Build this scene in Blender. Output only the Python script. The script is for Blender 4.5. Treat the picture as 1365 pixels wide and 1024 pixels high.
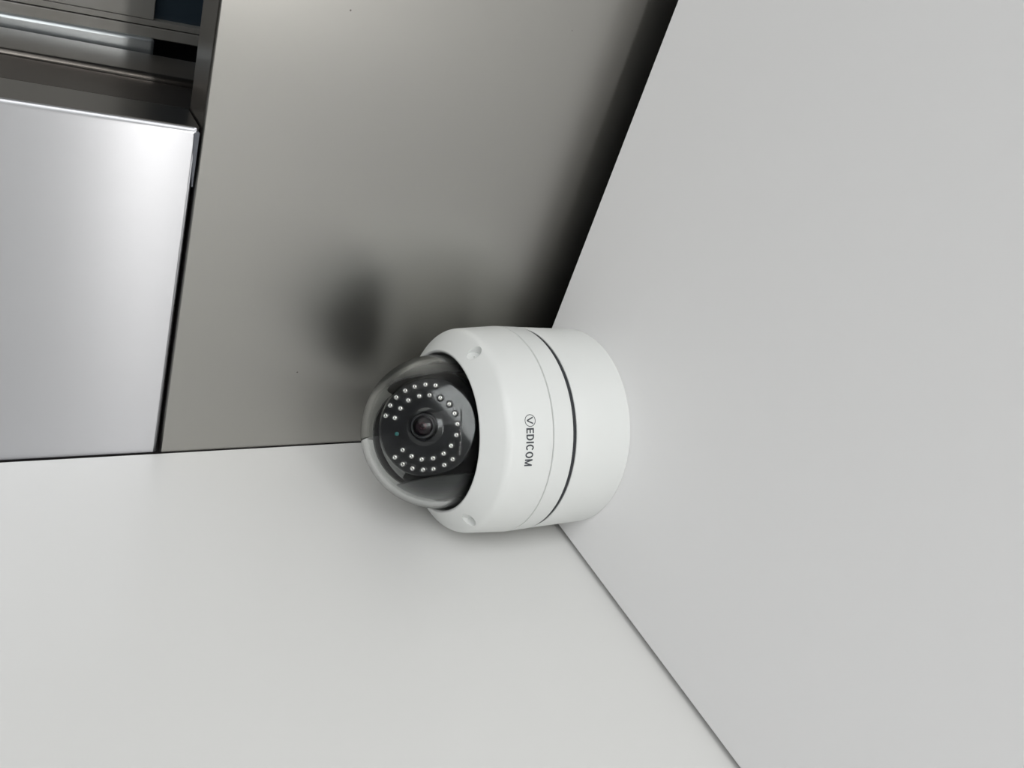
import bpy, bmesh, math
from mathutils import Vector, Matrix

for o in list(bpy.data.objects):
    bpy.data.objects.remove(o, do_unlink=True)
S = bpy.context.scene
COL = S.collection
H = 2.25                      # ceiling height above the car floor; corner of the car is x=0, y=0

# ---------------------------------------------------------------- camera
R = ((-0.3080668, -0.4690402, 0.8277053),
     (0.8260315, -0.5634989, -0.0118771),
     (0.4719819, 0.6800517, 0.5610373))
cam_d = bpy.data.cameras.new('photo_camera')
cam = bpy.data.objects.new('photo_camera', cam_d)
COL.objects.link(cam)
m = Matrix.Identity(4)
for i in range(3):
    m[i][0] = R[0][i]; m[i][1] = -R[1][i]; m[i][2] = -R[2][i]
CAM = Vector((-0.2909867, -0.3607199, -0.2925453 + H))
m.translation = CAM
cam.matrix_world = m
cam_d.sensor_fit = 'HORIZONTAL'
cam_d.sensor_width = 36.0
cam_d.lens = 1095.6036 / 1365 * 36.0
cam_d.clip_start = 0.005
S.camera = cam

# ---------------------------------------------------------------- world, lights, exposure
W = bpy.data.worlds.new('world'); S.world = W
W.use_nodes = True
W.node_tree.nodes['Background'].inputs[0].default_value = (0.85, 0.93, 1.0, 1)
W.node_tree.nodes['Background'].inputs[1].default_value = 0.08

def area(name, loc, target, sx, sy, power, col=(1, 1, 1)):
    l = bpy.data.lights.new(name, 'AREA'); l.shape = 'RECTANGLE'
    l.size = sx; l.size_y = sy; l.energy = power; l.color = col
    o = bpy.data.objects.new(name, l); COL.objects.link(o)
    o.location = loc
    d = Vector(target) - Vector(loc)
    o.rotation_euler = d.to_track_quat('-Z', 'Y').to_euler()
    return o
# flat lamp in the ceiling at the back of the car
area('ceiling_lamp', (-0.55, -1.02, H - 0.032), (-0.55, -0.52, H - 0.55), 1.0, 0.05, 3.4, (1, 0.985, 0.96))
# added fill light for walls and ceiling, set in the left side opening
area('side_fill', (-1.42, -0.95, 1.105), (0, -0.95, 1.105), 0.8, 2.2, 26.0, (0.98, 0.99, 1.0))
# landing light outside the door
area('landing_lamp', (-0.75, 0.70, H - 0.05), (-0.5, 0.3, 1.6), 0.4, 0.4, 0.35, (0.85, 0.94, 1.0))

S.view_settings.view_transform = 'Standard'
S.view_settings.look = 'None'
S.view_settings.exposure = -0.10
S.view_settings.gamma = 1.0
S.view_settings.use_curve_mapping = False
S.cycles.use_denoising = True
S.cycles.max_bounces = 16
S.cycles.transmission_bounces = 12
S.cycles.sample_clamp_indirect = 4.0
S.cycles.blur_glossy = 0.3

# ---------------------------------------------------------------- materials
def mat(name, col, rough=0.5, metal=0.0, spec=0.5, aniso=0.0, tan=None, **kw):
    mt = bpy.data.materials.new(name); mt.use_nodes = True
    b = mt.node_tree.nodes['Principled BSDF']
    b.inputs['Base Color'].default_value = (*col, 1)
    b.inputs['Roughness'].default_value = rough
    b.inputs['Metallic'].default_value = metal
    b.inputs['Specular IOR Level'].default_value = spec
    if aniso:
        b.inputs['Anisotropic'].default_value = aniso
        c = mt.node_tree.nodes.new('ShaderNodeCombineXYZ')
        for i in range(3): c.inputs[i].default_value = tan[i]
        mt.node_tree.links.new(c.outputs[0], b.inputs['Tangent'])
    for k, v in kw.items():
        b.inputs[k.replace('_', ' ')].default_value = v
    return mt

def noise(mt, scale, vec_scale, lo, hi, sock='Roughness', detail=3.0, col=None, dist=0.0, bump=0.0):
    """object-space noise driving roughness, colour (between two colours) or bump"""
    nt = mt.node_tree; b = nt.nodes['Principled BSDF']
    tc = nt.nodes.new('ShaderNodeTexCoord'); mp = nt.nodes.new('ShaderNodeMapping')
    mp.inputs['Scale'].default_value = vec_scale
    n = nt.nodes.new('ShaderNodeTexNoise')
    n.inputs['Scale'].default_value = scale; n.inputs['Detail'].default_value = detail
    nt.links.new(tc.outputs['Object'], mp.inputs[0]); nt.links.new(mp.outputs[0], n.inputs['Vector'])
    if col:
        r = nt.nodes.new('ShaderNodeValToRGB')
        r.color_ramp.elements[0].position = lo; r.color_ramp.elements[1].position = hi
        r.color_ramp.elements[0].color = (*col[0], 1); r.color_ramp.elements[1].color = (*col[1], 1)
        nt.links.new(n.outputs['Fac'], r.inputs[0]); nt.links.new(r.outputs[0], b.inputs['Base Color'])
    elif bump:
        bp = nt.nodes.new('ShaderNodeBump'); bp.inputs['Strength'].default_value = bump
        bp.inputs['Distance'].default_value = 0.0002
        nt.links.new(n.outputs['Fac'], bp.inputs['Height']); nt.links.new(bp.outputs[0], b.inputs['Normal'])
    else:
        r = nt.nodes.new('ShaderNodeMapRange')
        r.inputs['From Min'].default_value = 0.3; r.inputs['From Max'].default_value = 0.7
        r.inputs['To Min'].default_value = lo; r.inputs['To Max'].default_value = hi
        nt.links.new(n.outputs['Fac'], r.inputs[0]); nt.links.new(r.outputs[0], b.inputs[sock])

M = {}
M['laminate'] = mat('warm_white_laminate', (0.67, 0.67, 0.656), 0.32, spec=0.35)
noise(M['laminate'], 60, (1, 1, 1), 0.30, 0.36)
M['ceiling'] = mat('white_ceiling_laminate', (0.88, 0.877, 0.877), 0.40, spec=0.3)
noise(M['ceiling'], 60, (1, 1, 1), 0.38, 0.44)
M['steel_h'] = mat('steel_brushed_across', (0.42, 0.412, 0.390), 0.31, 1.0, aniso=0.7, tan=(0, 0, 1))
noise(M['steel_h'], 14, (1, 1, 90), 0.30, 0.33)
M['steel_v'] = mat('steel_brushed_upright', (0.52, 0.523, 0.542), 0.30, 1.0, aniso=0.9, tan=(1, 0, 0))
noise(M['steel_v'], 14, (90, 90, 1), 0.29, 0.32)
M['steel_shade'] = mat('steel_shaded_faces', (0.29, 0.28, 0.27), 0.30, 1.0)  # same sheet steel, coloured darker where underside and returns lie in shade
M['laminate_back'] = mat('grey_back_laminate', (0.45, 0.45, 0.44), 0.4)
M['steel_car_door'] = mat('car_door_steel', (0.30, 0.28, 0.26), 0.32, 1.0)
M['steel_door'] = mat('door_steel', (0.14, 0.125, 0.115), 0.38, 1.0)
M['alu'] = mat('pale_aluminium', (0.42, 0.45, 0.465), 0.3, 0.9)
M['grey_paint'] = mat('landing_grey_paint', (0.20, 0.20, 0.185), 0.4, 0.4)
noise(M['grey_paint'], 25, (1, 1, 1), 0.35, 0.7, col=((0.17, 0.165, 0.15), (0.22, 0.22, 0.21)))
M['dark_glass'] = mat('dark_blue_glass', (0.02, 0.03, 0.04), 0.12)
M['void'] = mat('dark_void', (0.02, 0.02, 0.022), 0.8)
M['plenum'] = mat('dark_plenum', (0.045, 0.045, 0.045), 0.8)
M['floor'] = mat('dark_vinyl_floor', (0.06, 0.06, 0.06), 0.45)
noise(M['floor'], 40, (1, 1, 1), 0.3, 0.7, col=((0.05, 0.05, 0.05), (0.07, 0.07, 0.07)))
M['plastic'] = mat('white_camera_paint', (0.70, 0.715, 0.70), 0.38, spec=0.4)
noise(M['plastic'], 900, (1, 1, 1), 0, 0, bump=0.05)
M['rubber'] = mat('black_rubber', (0.018, 0.020, 0.024), 0.55)
M['ink'] = mat('dark_grey_ink', (0.045, 0.05, 0.058), 0.5)
M['shroud'] = mat('black_satin_plastic', (0.012, 0.013, 0.014), 0.35)
M['gloss'] = mat('black_gloss_plastic', (0.008, 0.008, 0.010), 0.05, spec=0.8)
M['barrel'] = mat('black_lens_barrel', (0.010, 0.010, 0.012), 0.3)
M['lens'] = mat('coated_lens_glass', (0.012, 0.006, 0.009), 0.04, spec=0.45)
M['lens_in'] = mat('lens_inner_coating', (0.10, 0.05, 0.055), 0.12, 0.6)
M['led'] = mat('led_epoxy', (0.95, 0.92, 0.90), 0.2, 0.8, spec=0.8)
M['led_chip'] = mat('led_chip', (0.10, 0.08, 0.07), 0.4)
M['teal'] = mat('teal_print', (0.01, 0.12, 0.115), 0.4)
def specks(mt, scale, size, gate, col):
    """a few small marks of dirt"""
    nt = mt.node_tree; b = nt.nodes['Principled BSDF']
    tc = nt.nodes.new('ShaderNodeTexCoord')
    v = nt.nodes.new('ShaderNodeTexVoronoi'); v.inputs['Scale'].default_value = scale
    wn = nt.nodes.new('ShaderNodeSeparateColor')
    a = nt.nodes.new('ShaderNodeMath'); a.operation = 'LESS_THAN'; a.inputs[1].default_value = size * scale
    c = nt.nodes.new('ShaderNodeMath'); c.operation = 'GREATER_THAN'; c.inputs[1].default_value = gate
    d = nt.nodes.new('ShaderNodeMath'); d.operation = 'MULTIPLY'
    mx = nt.nodes.new('ShaderNodeMix'); mx.data_type = 'RGBA'
    mx.inputs['A'].default_value = b.inputs['Base Color'].default_value; mx.inputs['B'].default_value = (*col, 1)
    nt.links.new(tc.outputs['Object'], v.inputs['Vector'])
    nt.links.new(v.outputs['Distance'], a.inputs[0]); nt.links.new(v.outputs['Color'], wn.inputs[0])
    nt.links.new(wn.outputs[0], c.inputs[0]); nt.links.new(a.outputs[0], d.inputs[0]); nt.links.new(c.outputs[0], d.inputs[1])
    nt.links.new(d.outputs[0], mx.inputs['Factor']); nt.links.new(mx.outputs['Result'], b.inputs['Base Color'])
specks(M['steel_h'], 60, 0.0004, 0.80, (0.16, 0.15, 0.14))
specks(M['steel_v'], 70, 0.0004, 0.84, (0.25, 0.25, 0.25))
specks(M['ceiling'], 45, 0.0008, 0.86, (0.68, 0.68, 0.67))
g = bpy.data.materials.new('clear_dome_plastic'); g.use_nodes = True; M['dome'] = g
nt = g.node_tree; nt.nodes.remove(nt.nodes['Principled BSDF'])
rf = nt.nodes.new('ShaderNodeBsdfRefraction'); rf.inputs['IOR'].default_value = 1.5
rf.inputs['Roughness'].default_value = 0.0; rf.inputs['Color'].default_value = (0.95, 0.96, 0.955, 1)
gs = nt.nodes.new('ShaderNodeBsdfGlossy'); gs.inputs['Roughness'].default_value = 0.02
fr = nt.nodes.new('ShaderNodeFresnel'); fr.inputs['IOR'].default_value = 1.5
mr = nt.nodes.new('ShaderNodeMapRange')                       # takes off the low, face-on reflection
mr.inputs['From Min'].default_value = 0.04; mr.inputs['From Max'].default_value = 1.0
mr.inputs['To Min'].default_value = 0.004; mr.inputs['To Max'].default_value = 1.0
mx = nt.nodes.new('ShaderNodeMixShader')
nt.links.new(fr.outputs[0], mr.inputs[0]); nt.links.new(mr.outputs[0], mx.inputs[0])
nt.links.new(rf.outputs[0], mx.inputs[1]); nt.links.new(gs.outputs[0], mx.inputs[2])
nt.links.new(mx.outputs[0], nt.nodes['Material Output'].inputs[0])

# ---------------------------------------------------------------- helpers
def link(name, me, mt, parent=None, smooth=None):
    o = bpy.data.objects.new(name, me); COL.objects.link(o)
    for x in (mt if isinstance(mt, (list, tuple)) else [mt]): me.materials.append(x)
    if parent: o.parent = parent
    if smooth is not None:
        for p in me.polygons: p.use_smooth = True
        if smooth < 179:
            me.set_sharp_from_angle(angle=math.radians(smooth))
    return o
def bm_obj(name, bm, mt, parent=None, smooth=None):
    bmesh.ops.recalc_face_normals(bm, faces=bm.faces)
    me = bpy.data.meshes.new(name); bm.to_mesh(me); bm.free()
    return link(name, me, mt, parent, smooth)
def box(name, x0, x1, y0, y1, z0, z1, mt, parent=None, bev=0.0, seg=3, edges=None, second=None):
    """box in car coordinates, z measured from the ceiling plane; edges picks which edges are rounded"""
    bm = bmesh.new()
    bmesh.ops.create_cube(bm, size=1)
    for v in bm.verts:
        v.co = Vector((x0 + (v.co.x + .5) * (x1 - x0), y0 + (v.co.y + .5) * (y1 - y0), H + z0 + (v.co.z + .5) * (z1 - z0)))
    if bev:
        es = [e for e in bm.edges if edges is None or edges((e.verts[0].co + e.verts[1].co) / 2 - Vector((0, 0, H)))]
        bmesh.ops.bevel(bm, geom=es, offset=bev, segments=seg, profile=0.5, affect='EDGES')
        if second:
            es = [e for e in bm.edges if second[1]((e.verts[0].co + e.verts[1].co) / 2 - Vector((0, 0, H)))]
            bmesh.ops.bevel(bm, geom=es, offset=second[0], segments=seg, profile=0.5, affect='EDGES')
    o = bm_obj(name, bm, mt, parent, 40)
    if bev:                                   # flat sheet stays flat, only the folds are rounded
        me = o.data; flat = {}
        for p in me.polygons:
            if max(abs(c) for c in p.normal) > 0.9999:
                for v in p.vertices: flat.setdefault(v, []).append(p.normal.copy())
        vn = [v.normal.copy() for v in me.vertices]; ns = []
        for p in me.polygons:
            own = max(abs(c) for c in p.normal) > 0.9999
            for v in p.vertices:
                f = flat.get(v, [])
                ns.append(p.normal.copy() if own else f[0] if len(f) == 1 else vn[v])
        me.normals_split_custom_set(ns)
    return o
def empty(name, loc=(0, 0, 0), parent=None):
    o = bpy.data.objects.new(name, None); COL.objects.link(o); o.location = loc
    o.empty_display_size = 0.05
    if parent: o.parent = parent
    return o
def tag(o, label, cat, kind=None):
    o['label'] = label; o['category'] = cat
    if kind: o['kind'] = kind
    return o
def lathe(prof, n=128, closed=False):
    """revolve (r, z) profile about local z"""
    bm = bmesh.new(); rings = []
    for r, z in prof:
        if r < 1e-7: rings.append([bm.verts.new((0, 0, z))])
        else: rings.append([bm.verts.new((r * math.cos(2 * math.pi * k / n), r * math.sin(2 * math.pi * k / n), z)) for k in range(n)])
    pairs = list(zip(rings, rings[1:])) + ([(rings[-1], rings[0])] if closed else [])
    for a, b in pairs:
        for k in range(n):
            j = (k + 1) % n
            if len(a) == 1 and len(b) == 1: continue
            if len(a) == 1: bm.faces.new((a[0], b[k], b[j]))
            elif len(b) == 1: bm.faces.new((a[k], a[j], b[0]))
            else: bm.faces.new((a[k], a[j], b[j], b[k]))
    return bm
def arc(cr, cz, r, a0, a1, n=6):
    return [(cr + r * math.cos(math.radians(a0 + (a1 - a0) * i / n)), cz + r * math.sin(math.radians(a0 + (a1 - a0) * i / n))) for i in range(n + 1)]

# ---------------------------------------------------------------- the car: floor, walls, ceiling
XL, YB = -1.45, -1.40
tag(box('floor', XL, 0.02, YB, 0.03, -H - 0.02, -H, M['floor']), 'dark vinyl floor of the lift car', 'floor', 'structure')

wr = box('wall_right', 0.0, 0.02, YB, -0.0007, -H, 0.25, M['laminate'], None, 0.0005, 2)
tag(wr, 'smooth warm white laminate side wall under the dome camera', 'wall', 'structure')
tag(box('wall_back', XL, 0.02, YB - 0.02, YB, -H, 0.25, M['laminate_back']), 'pale grey laminate back wall of the lift car', 'wall', 'structure')
wl = empty('wall_left', (XL, 0, 0)); tag(wl, 'side wall with a wide opening added for the fill light', 'wall', 'structure')  # unseen wall; its opening is invented to let the fill light in
def at_parent(o, p):
    o.parent = p; o.matrix_parent_inverse = Matrix.Translation(-p.location)
    return o
at_parent(box('wall_panel', XL - 0.02, XL, YB, -1.35, -H, 0.25, M['laminate']), wl)
at_parent(box('wall_panel', XL - 0.02, XL, -0.55, 0.0, -H, 0.25, M['laminate']), wl)
at_parent(box('wall_panel', XL - 0.02, XL, -1.35, -0.55, -0.05, 0.25, M['laminate']), wl)

ce = empty('ceiling', (0, 0, H)); tag(ce, 'smooth white ceiling panel with a dark shadow gap along the steel wall', 'ceiling', 'structure')
at_parent(box('ceiling_panel', XL + 0.003, -0.003, YB + 0.003, -0.0222, 0.0, 0.018, M['ceiling'], None, 0.0008, 2), ce)
at_parent(box('roof_panel', XL, 0.02, YB, 0.03, 0.14, 0.16, M['plenum']), ce)

wf = empty('wall_front', (0, 0, 0)); tag(wf, 'brushed stainless steel front wall with transom and bright door jamb', 'wall', 'structure')
ZT = -0.2041; XJ = -0.1747; DF = 0.026
box('transom_panel', XL, 0.0, 0.0, DF, ZT, 0.25, M['steel_h'], wf, 0.0010, 4, lambda c: abs(c.y) < 1e-4 and c.z < -0.1)['label'] = 'grey horizontally brushed steel transom above the door'
jb = box('jamb_panel', XJ, -0.0002, 0.0006, DF, -H, ZT - 0.0008, M['steel_v'], wf, 0.0022, 8,
         lambda c: abs(c.y - .0006) < 1e-4 and c.z > -0.3,
         (0.0024, lambda c: abs(c.y - .0006) < 1e-4 and c.x < -0.174))
jb['label'] = 'bright vertically brushed steel door jamb'
def shade_slot(o, test):
    o.data.materials.append(M['steel_shade'])
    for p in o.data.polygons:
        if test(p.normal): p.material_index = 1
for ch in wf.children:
    shade_slot(ch, (lambda n: n.z < -0.9 or n.y > 0.9) if ch.name == 'transom_panel' else (lambda n: n.x < -0.9 or n.z > 0.9 or n.y > 0.9))
box('jamb_panel', XL, -1.12, 0.0006, DF, -H, ZT - 0.0008, M['steel_v'], wf, 0.004, 4)
# small torn strip of protective film left in the joint
bm = bmesh.new()
pts = [(XJ + .0026, ZT - .0030), (XJ + .0012, ZT - .0014), (XJ + .0016, ZT - .0009), (XJ + .026, ZT - .0009), (XJ + .026, ZT - .0013), (XJ + .014, ZT - .0022)]
va = [bm.verts.new((x, -0.0002, H + z)) for x, z in pts]; vb = [bm.verts.new((x, 0.0010, H + z)) for x, z in pts]
bm.faces.new(va); bm.faces.new(vb[::-1])
for i in range(len(pts)): bm.faces.new((va[i], va[(i + 1) % len(pts)], vb[(i + 1) % len(pts)], vb[i]))
bm_obj('film_strip', bm, mat('grey_film', (0.09, 0.095, 0.11), 0.5), wf)

# doors and landing seen through the doorway (top left of the photograph)
def lean(o, k=0.036):
    """the landing fittings stand a little out of plumb"""
    for v in o.data.vertices: v.co.x -= (v.co.z - H + 0.28) * k
    return o
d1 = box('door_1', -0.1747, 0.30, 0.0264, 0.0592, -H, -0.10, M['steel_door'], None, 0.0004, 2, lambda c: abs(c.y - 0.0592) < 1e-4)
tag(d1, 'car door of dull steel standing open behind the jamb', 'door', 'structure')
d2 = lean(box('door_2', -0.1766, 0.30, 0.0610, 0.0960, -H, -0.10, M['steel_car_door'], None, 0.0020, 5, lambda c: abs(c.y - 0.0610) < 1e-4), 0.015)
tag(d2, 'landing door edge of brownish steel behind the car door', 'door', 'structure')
bar = lean(box('trim_1', -0.1817, -0.1690, 0.1000, 0.1060, -H, -0.2075, M['alu'], None, 0.0020, 4))
tag(bar, 'pale aluminium bar with a rounded top end beside the landing door', 'trim', 'structure')
t2 = empty('trim_2', (0, 0, 0)); tag(t2, 'grey landing door frame with a dark glass pane and a thin seam', 'trim', 'structure')
yf = 0.1020
lean(box('frame_strip', -0.1868, -0.1812, yf, yf + .012, -H, 0.0, M['grey_paint'], t2, 0.0006, 2))
lean(box('frame_strip', -0.1900, -0.1872, yf, yf + .012, -H, 0.0, M['grey_paint'], t2, 0.0003, 2))
lean(box('frame_panel', -0.75, -0.1900, yf, yf + .012, -H, -0.2085, M['grey_paint'], t2, 0.0006, 2))
lean(box('pane', -0.75, -0.1898, yf + .006, yf + .010, -0.213, 0.0, M['dark_glass'], t2))['label'] = 'dark blue glass pane'
box('void_backing', -0.180, 0.30, yf + .030, yf + .034, -H, 0.0, M['void'], t2)  # black sheets added behind the gaps to stand for their darkness
box('void_backing', -0.26, 0.30, 0.0262, 0.11, -0.08, -0.07, M['void'], t2)
ld = empty('wall_landing', (0, 0, 0)); tag(ld, 'grey landing wall beyond the doorway', 'wall', 'structure')
box('wall_panel', -1.5, 0.3, 1.0, 1.02, -H, 0.0, M['grey_paint'], ld)
box('wall_panel', -1.52, -1.5, 0.03, 1.02, -H, 0.0, M['grey_paint'], ld)

# ---------------------------------------------------------------- the dome camera
AX, AY = -0.0563655, -0.0647997
sc = empty('security_camera', (AX, AY, H))
tag(sc, 'white dome security camera with a clear bubble mounted on the ceiling in the corner', 'camera')

pr = [(0.0, 0.0), (0.0549, 0.0), (0.0555, -0.0006), (0.0555, -0.0352), (0.0551, -0.0357), (0.050, -0.0357), (0.0, -0.0357)]
bm_obj('mounting_box', lathe(pr, 160), M['plastic'], sc, 40)
pr = [(0.050, -0.0357), (0.0546, -0.0357), (0.0549, -0.0361), (0.0549, -0.0376), (0.0546, -0.0380), (0.050, -0.0380)]
bm_obj('gasket', lathe(pr, 160, True), M['rubber'], sc, 40)['label'] = 'black rubber gasket'
pr = [(0.0495, -0.0380), (0.0551, -0.0380), (0.0556, -0.0385), (0.0557, -0.0500), (0.0554, -0.0502), (0.0495, -0.0502)]
bm_obj('housing_ring', lathe(pr, 160, True), M['plastic'], sc, 40)

# cover: tapered skirt, rounded shoulder, conical face, lip and inner throat
def rounded(pts, rad, n=6):
    out = [pts[0]]
    for i in range(1, len(pts) - 1):
        p0, p, p1 = (Vector(q) for q in pts[i - 1:i + 2]); r = rad[i]
        if r <= 0: out.append(tuple(p)); continue
        u = (p0 - p).normalized(); v = (p1 - p).normalized()
        d = min(r, (p0 - p).length * .49, (p1 - p).length * .49)
        a = p + u * d; b = p + v * d
        for k in range(n + 1):
            t = k / n; q = a * (1 - t) ** 2 + p * 2 * t * (1 - t) + b * t * t
            out.append((q.x, q.y))
    return out + [pts[-1]]
cp = [(0.0500, -0.0506), (0.0552, -0.0506), (0.0557, -0.0510), (0.0537, -0.0752), (0.0423, -0.0850), (0.0411, -0.0842), (0.0411, -0.0700), (0.0440, -0.0660), (0.0500, -0.0600)]
prof = rounded(cp, [0, 0, 0.0003, 0.0028, 0.0006, 0.0006, 0, 0, 0], 6)
bm = lathe(prof, 192, True)
cover = bm_obj('cover', bm, M['plastic'], sc)
# three scooped screw recesses
cut_bm = bmesh.new()
cone_n = Vector((0.0098, 0, -0.0114)).normalized()
for az in (-178.6, -60.7, 59.5):
    rm = Matrix.Rotation(math.radians(az), 4, 'Z')
    c = Vector((0.0491, 0, -0.0791))
    # hole axis lies between the cone normal and the radial direction, so the floor is deepest on the outer side
    axis = (cone_n * 0.85 + Vector((0.758, 0, 0.652)) * 0.53).normalized()
    q = axis.to_track_quat('Z', 'Y').to_matrix().to_4x4()
    mtx = rm @ Matrix.Translation(c + axis * 0.0066) @ q
    ret = bmesh.ops.create_cone(cut_bm, cap_ends=True, segments=40, radius1=0.0036, radius2=0.0036, depth=0.018, matrix=mtx)
    # pin hole in the floor
    mtx = rm @ Matrix.Translation(c + axis * 0.0049) @ q
    bmesh.ops.create_cone(cut_bm, cap_ends=True, segments=12, radius1=0.0003, radius2=0.0003, depth=0.016, matrix=mtx)
me_c = bpy.data.meshes.new('cut'); cut_bm.to_mesh(me_c); cut_bm.free()
cut = bpy.data.objects.new('cut', me_c); COL.objects.link(cut); cut.location = sc.location
bpy.context.view_layer.update()
md = cover.modifiers.new('recess', 'BOOLEAN'); md.operation = 'DIFFERENCE'; md.object = cut; md.solver = 'EXACT'; md.use_self = True
dg = bpy.context.evaluated_depsgraph_get()
nm = bpy.data.meshes.new_from_object(cover.evaluated_get(dg))
cover.modifiers.clear(); cover.data = nm
bpy.data.objects.remove(cut, do_unlink=True)
for p in nm.polygons: p.use_smooth = True
nm.set_sharp_from_angle(angle=math.radians(35))

# lettering bent round the cover
def skirt_r(z): return 0.0557 + (z + 0.0510) / (0.0752 - 0.0510) * (0.0557 - 0.0537)
def on_skirt(bm, polys, az0, z0, sx, sz):
    """flat printed polygons (u, v) wrapped round the cover, a hair proud of the paint"""
    for poly in polys:
        vs = []
        for u, v in poly:
            z = z0 + v * sz; a = math.radians(az0) + u * sx / 0.0545; r = skirt_r(z) + 0.00006
            vs.append(bm.verts.new((r * math.cos(a), r * math.sin(a), z)))
        bm.faces.new(vs)
def rect(x0, x1, y0, y1, n=3):
    w = (x1 - x0) / n
    return [[(x0 + i * w, y0), (x0 + (i + 1) * w, y0), (x0 + (i + 1) * w, y1), (x0 + i * w, y1)] for i in range(n)]
def ring(cx, cy, ax, ay, t, a0, a1, n=28, ty=None):
    out = []; ty = ty or t
    for i in range(n):
        p = [math.radians(a0 + (a1 - a0) * k / n) for k in (i, i + 1)]
        out.append([(cx + ax * math.cos(p[0]), cy + ay * math.sin(p[0])), (cx + ax * math.cos(p[1]), cy + ay * math.sin(p[1])),
                    (cx + (ax - t) * math.cos(p[1]), cy + (ay - ty) * math.sin(p[1])), (cx + (ax - t) * math.cos(p[0]), cy + (ay - ty) * math.sin(p[0]))])
    return out
def slant(xa, xb, w, y0=0.0, y1=1.0): return [[(xa, y0), (xa + w, y0), (xb + w, y1), (xb, y1)]]
T = 0.21
glyph = {
    'E': (0.66, rect(0, T, 0, 1, 1) + rect(T, .66, 0, .17) + rect(T, .62, .42, .59) + rect(T, .65, .83, 1)),
    'D': (0.76, rect(0, T, 0, 1, 1) + rect(T, .34, 0, .17, 1) + rect(T, .34, .83, 1, 1) + ring(.34, .5, .42, .5, T, -90, 90, 20, .17)),
    'I': (T, rect(0, T, 0, 1, 1)),
    'C': (0.78, ring(.42, .5, .42, .52, T, 38, 322, 26, .17)),
    'O': (0.84, ring(.42, .5, .42, .52, T, 0, 360, 32, .17)),
    'M': (0.90, rect(0, T, 0, 1, 1) + rect(.71, .90, 0, 1, 1) + slant(.36, .0, .18) + slant(.36, .72, .18)),
}
AZV = -131.4; ZTX = -0.0640; CAP = 0.0042
bm = bmesh.new(); u = 0.0; gap = 0.14
total = sum(glyph[c][0] for c in 'EDICOM') + gap * 5
sx = 0.0186 / total
for c in 'EDICOM':
    w, polys = glyph[c]
    on_skirt(bm, [[(u + x, y - 0.5) for x, y in p] for p in polys], -127.6, ZTX, sx, CAP)
    u += w + gap
bm_obj('lettering', bm, M['ink'], cover)['label'] = 'dark grey printed lettering'
bm = bmesh.new()
on_skirt(bm, ring(0, 0, 0.0030, 0.0030, 0.00034, 0, 360, 56), AZV, ZTX + 0.0003, 1, 1)
on_skirt(bm, slant(-.10, -.52, .19, 0, 1) + slant(-.10, .32, .19, 0, 1), AZV, ZTX - 0.0015, 0.0036, 0.0034)
bm_obj('emblem', bm, M['ink'], cover)['label'] = 'dark grey letter V in a ring'

# clear bubble: a real shell, hemisphere with a short neck
ZD = -0.0840; RO, RI = 0.0400, 0.0369
outer = [(RO, -0.0715), (RO, ZD)] + arc(0, ZD, RO, 0, -90, 40)[1:]
outer[-1] = (0.0, ZD - RO)
inner = arc(0, ZD, RI, -90, 0, 40); inner[0] = (0.0, ZD - RI)
inner += [(RI, -0.0715)]
dome_prof = outer + inner
bm = lathe(dome_prof, 128)
# close the neck between inner and outer rims
be = [e for e in bm.edges if e.is_boundary]
bmesh.ops.bridge_loops(bm, edges=be)
dome = bm_obj('bubble', bm, M['dome'], sc, 50)
dome['label'] = 'clear plastic bubble'

# black shroud: hollow hemisphere with a slot along which the turret tilts
NV = Vector((-0.531, -0.489, -0.692)).normalized()          # where the lens looks
HV = Vector((NV.x, NV.y, 0)).normalized()                    # horizontal part
WV = Vector((HV.y, -HV.x, 0))                                # across the slot
RS, TS = 0.0352, 0.0008
SLOT = 0.0252
bm = bmesh.new()
nu, nv = 72, 24
shell = lathe([(RS, -0.0700), (RS, ZD)] + [(RS * math.cos(math.radians(a)), ZD - RS * math.sin(math.radians(a))) for a in range(3, 90, 3)] + [(0, ZD - RS)], 144)
# bisect by the two slot planes and drop the faces inside the slot on the lens side
for s in (-1, 1):
    co = Vector((0, 0, ZD)) + WV * SLOT * s
    bmesh.ops.bisect_plane(shell, geom=list(shell.verts) + list(shell.edges) + list(shell.faces), dist=1e-6, plane_co=co, plane_no=WV)
back = (-HV * 0.55 + Vector((0, 0, -0.85))).normalized()
bmesh.ops.bisect_plane(shell, geom=list(shell.verts) + list(shell.edges) + list(shell.faces), dist=1e-6, plane_co=Vector((0, 0, ZD)) - HV * 0.020, plane_no=HV)
kill = [f for f in shell.faces if abs((f.calc_center_median() - Vector((0, 0, ZD))).dot(WV)) < SLOT and f.calc_center_median().dot(HV) > -0.020]
bmesh.ops.delete(shell, geom=kill, context='FACES')
bmesh.ops.recalc_face_normals(shell, faces=shell.faces)
bmesh.ops.solidify(shell, geom=list(shell.faces), thickness=TS)
bm_obj('shroud', shell, M['shroud'], sc, 40)['label'] = 'black satin plastic shroud inside the bubble'
bm_obj('throat_ring', lathe([(0.0330, -0.0690), (0.0410, -0.0690), (0.0410, -0.0714), (0.0330, -0.0714)], 96, True), M['rubber'], sc, 40)

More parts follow.
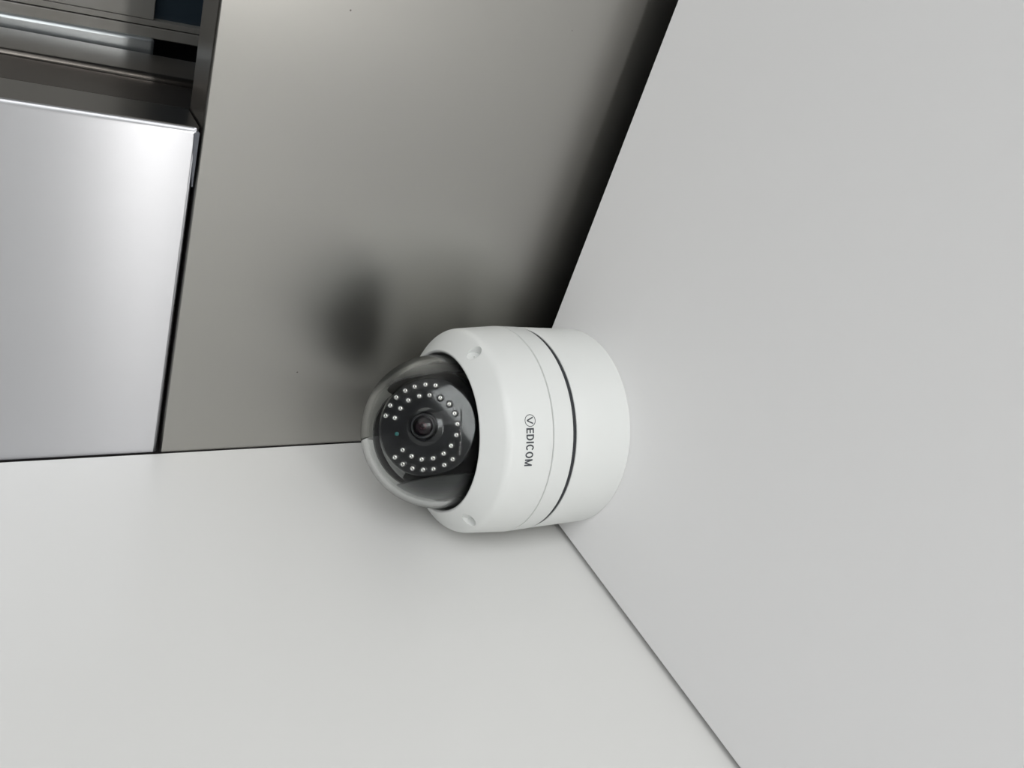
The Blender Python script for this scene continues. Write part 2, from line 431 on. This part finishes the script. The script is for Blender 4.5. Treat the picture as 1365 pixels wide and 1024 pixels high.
# turret: a ball cut flat by the face plate, tilted towards the doorway
CT = Vector((0, 0, ZD)); TF = 0.0200; RT = 0.0246
q = NV.to_track_quat('Z', 'X').to_matrix().to_4x4()
cam_l = CAM - Vector((AX, AY, H))
RX = Vector(R[0]); RY = Vector(R[1])
ex = (RX - NV * RX.dot(NV)).normalized(); ey = NV.cross(ex)          # ex: along the plate, towards the ceiling
TM = Matrix.Identity(4)
for i in range(3): TM[i][0] = ex[i]; TM[i][1] = ey[i]; TM[i][2] = NV[i]
TM.translation = CT
RBALL = math.hypot(RT, TF)
tp = [(0.0, TF), (0.0105, TF), (RT - 0.0012, TF)] + arc(RT - 0.0012, TF - 0.0012, 0.0012, 90, 10, 5)
a0 = math.degrees(math.asin((TF - 0.0014) / math.hypot(RT, TF - .0014)))
rb_ = math.hypot(RT, TF - 0.0014)
tp += [(rb_ * math.cos(math.radians(a)), rb_ * math.sin(math.radians(a))) for a in range(int(a0) - 4, -60, -4)] + [(0.0, -0.018)]
bm = lathe(tp, 96)
# the plate is cut straight on its upper side
bmesh.ops.transform(bm, matrix=TM, verts=bm.verts)
turret = bm_obj('turret', bm, M['gloss'], sc, 40)
turret['label'] = 'glossy black face plate with lens and LEDs'

def plate_pt(px, py):
    """point of the face plate that lies behind the given point of the photograph"""
    d = Vector(R[0]) * ((px - 682.5) / 1095.6036) + Vector(R[1]) * ((py - 512) / 1095.6036) + Vector(R[2])
    p0 = CT + NV * TF
    t = (p0 - cam_l).dot(NV) / d.dot(NV)
    return cam_l + d * t
# lens
LC = plate_pt(567, 569)
LM = TM.copy(); LM.translation = LC
def on_plate(bm, c, name, mt, smooth=40, parent=turret):
    MM = TM.copy(); MM.translation = c
    bmesh.ops.transform(bm, matrix=MM, verts=bm.verts)
    return bm_obj(name, bm, mt, parent, smooth)
on_plate(lathe([(0.0095, -0.001), (0.0095, 0.0), (0.0080, 0.0010), (0.0070, 0.0012), (0.0066, 0.0005), (0.0066, -0.001)], 64), LC, 'lens_rim', M['gloss'])
on_plate(lathe([(0.0062, -0.001), (0.0062, 0.0036), (0.0058, 0.0040), (0.0052, 0.0040), (0.0046, 0.0022), (0.0030, 0.0014), (0.0030, 0.0004), (0, 0.0004)], 64), LC, 'lens_barrel', M['barrel'])
on_plate(lathe([(0.0046, 0.0022), (0.0040, 0.0028), (0.0030, 0.00335), (0.0018, 0.0037), (0.0008, 0.0038), (0, 0.00382)], 48), LC, 'lens_glass', M['lens'], 80)
on_plate(lathe([(0.0017, 0.00372), (0.0015, 0.00380), (0.0012, 0.00385), (0.0012, 0.0037)], 32), LC, 'lens_ring', M['lens_in'])

LED = [(190,460),(211,414),(238,378),(278,348),(320,330),(368,321),(413,325),
       (231,470),(256,427),(291,391),(340,372),(386,368),(434,380),
       (474,408),(498,450),(510,497),(506,546),(482,594),(449,629),
       (402,650),(351,655),(306,641),(266,613),
       (232,645),(267,676),(310,695),(358,701),(404,698),(452,680),(489,654)]
led_me = None
for k, (u, v) in enumerate(LED):
    c = plate_pt(460 + u * 0.29304, 420 + v * 0.29297)
    if led_me is None:
        bm = lathe([(0.00185, -0.0002), (0.00185, 0.00025), (0.0015, 0.00025), (0.0013, 0.0)], 20)
        for f in bm.faces: f.material_index = 1
        b2 = lathe([(0.00125, 0.0), (0.00120, 0.0005), (0.00095, 0.0009), (0.0006, 0.00105), (0.00035, 0.0009), (0.0, 0.00085)], 10)
        for f in b2.faces:
            if f.calc_center_median().xy.length < 0.0004: f.material_index = 2
        tmp = bpy.data.meshes.new('t'); b2.to_mesh(tmp); b2.free(); bm.from_mesh(tmp); bpy.data.meshes.remove(tmp)
        bmesh.ops.recalc_face_normals(bm, faces=bm.faces)
        led_me = bpy.data.meshes.new('led'); bm.to_mesh(led_me); bm.free()
        for x in ('led', 'gloss', 'led_chip'): led_me.materials.append(M[x])
        for p in led_me.polygons: p.use_smooth = True
    o = bpy.data.objects.new('led', led_me); COL.objects.link(o); o.parent = turret
    mm = TM.copy() @ Matrix.Rotation(k * 1.9, 4, 'Z'); mm.translation = c + NV * 0.00005
    o.matrix_local = mm
on_plate(lathe([(0.0010, -0.0001), (0.0010, 0.0002), (0.0007, 0.0003), (0.0, 0.0003)], 20), plate_pt(530, 578.5), 'teal_dot', M['teal'])  # small disc for the printed teal mark

# straight ridge added along the plate's upper edge to catch a thin highlight
pa, pb = plate_pt(614.5, 546), plate_pt(614.0, 613)
bm = bmesh.new(); bmesh.ops.create_cube(bm, size=1)
bmesh.ops.scale(bm, vec=((pb - pa).length, 0.0007, 0.0009), verts=bm.verts)
bmesh.ops.bevel(bm, geom=list(bm.edges), offset=0.00025, segments=3, profile=0.5, affect='EDGES')
ux = (pb - pa).normalized(); uy = NV.cross(ux); MM = Matrix.Identity(4)
for i in range(3): MM[i][0] = ux[i]; MM[i][1] = uy[i]; MM[i][2] = NV[i]
MM.translation = (pa + pb) / 2
bmesh.ops.transform(bm, matrix=MM, verts=bm.verts)
bm_obj('glint_ridge', bm, M['gloss'], turret, 60)
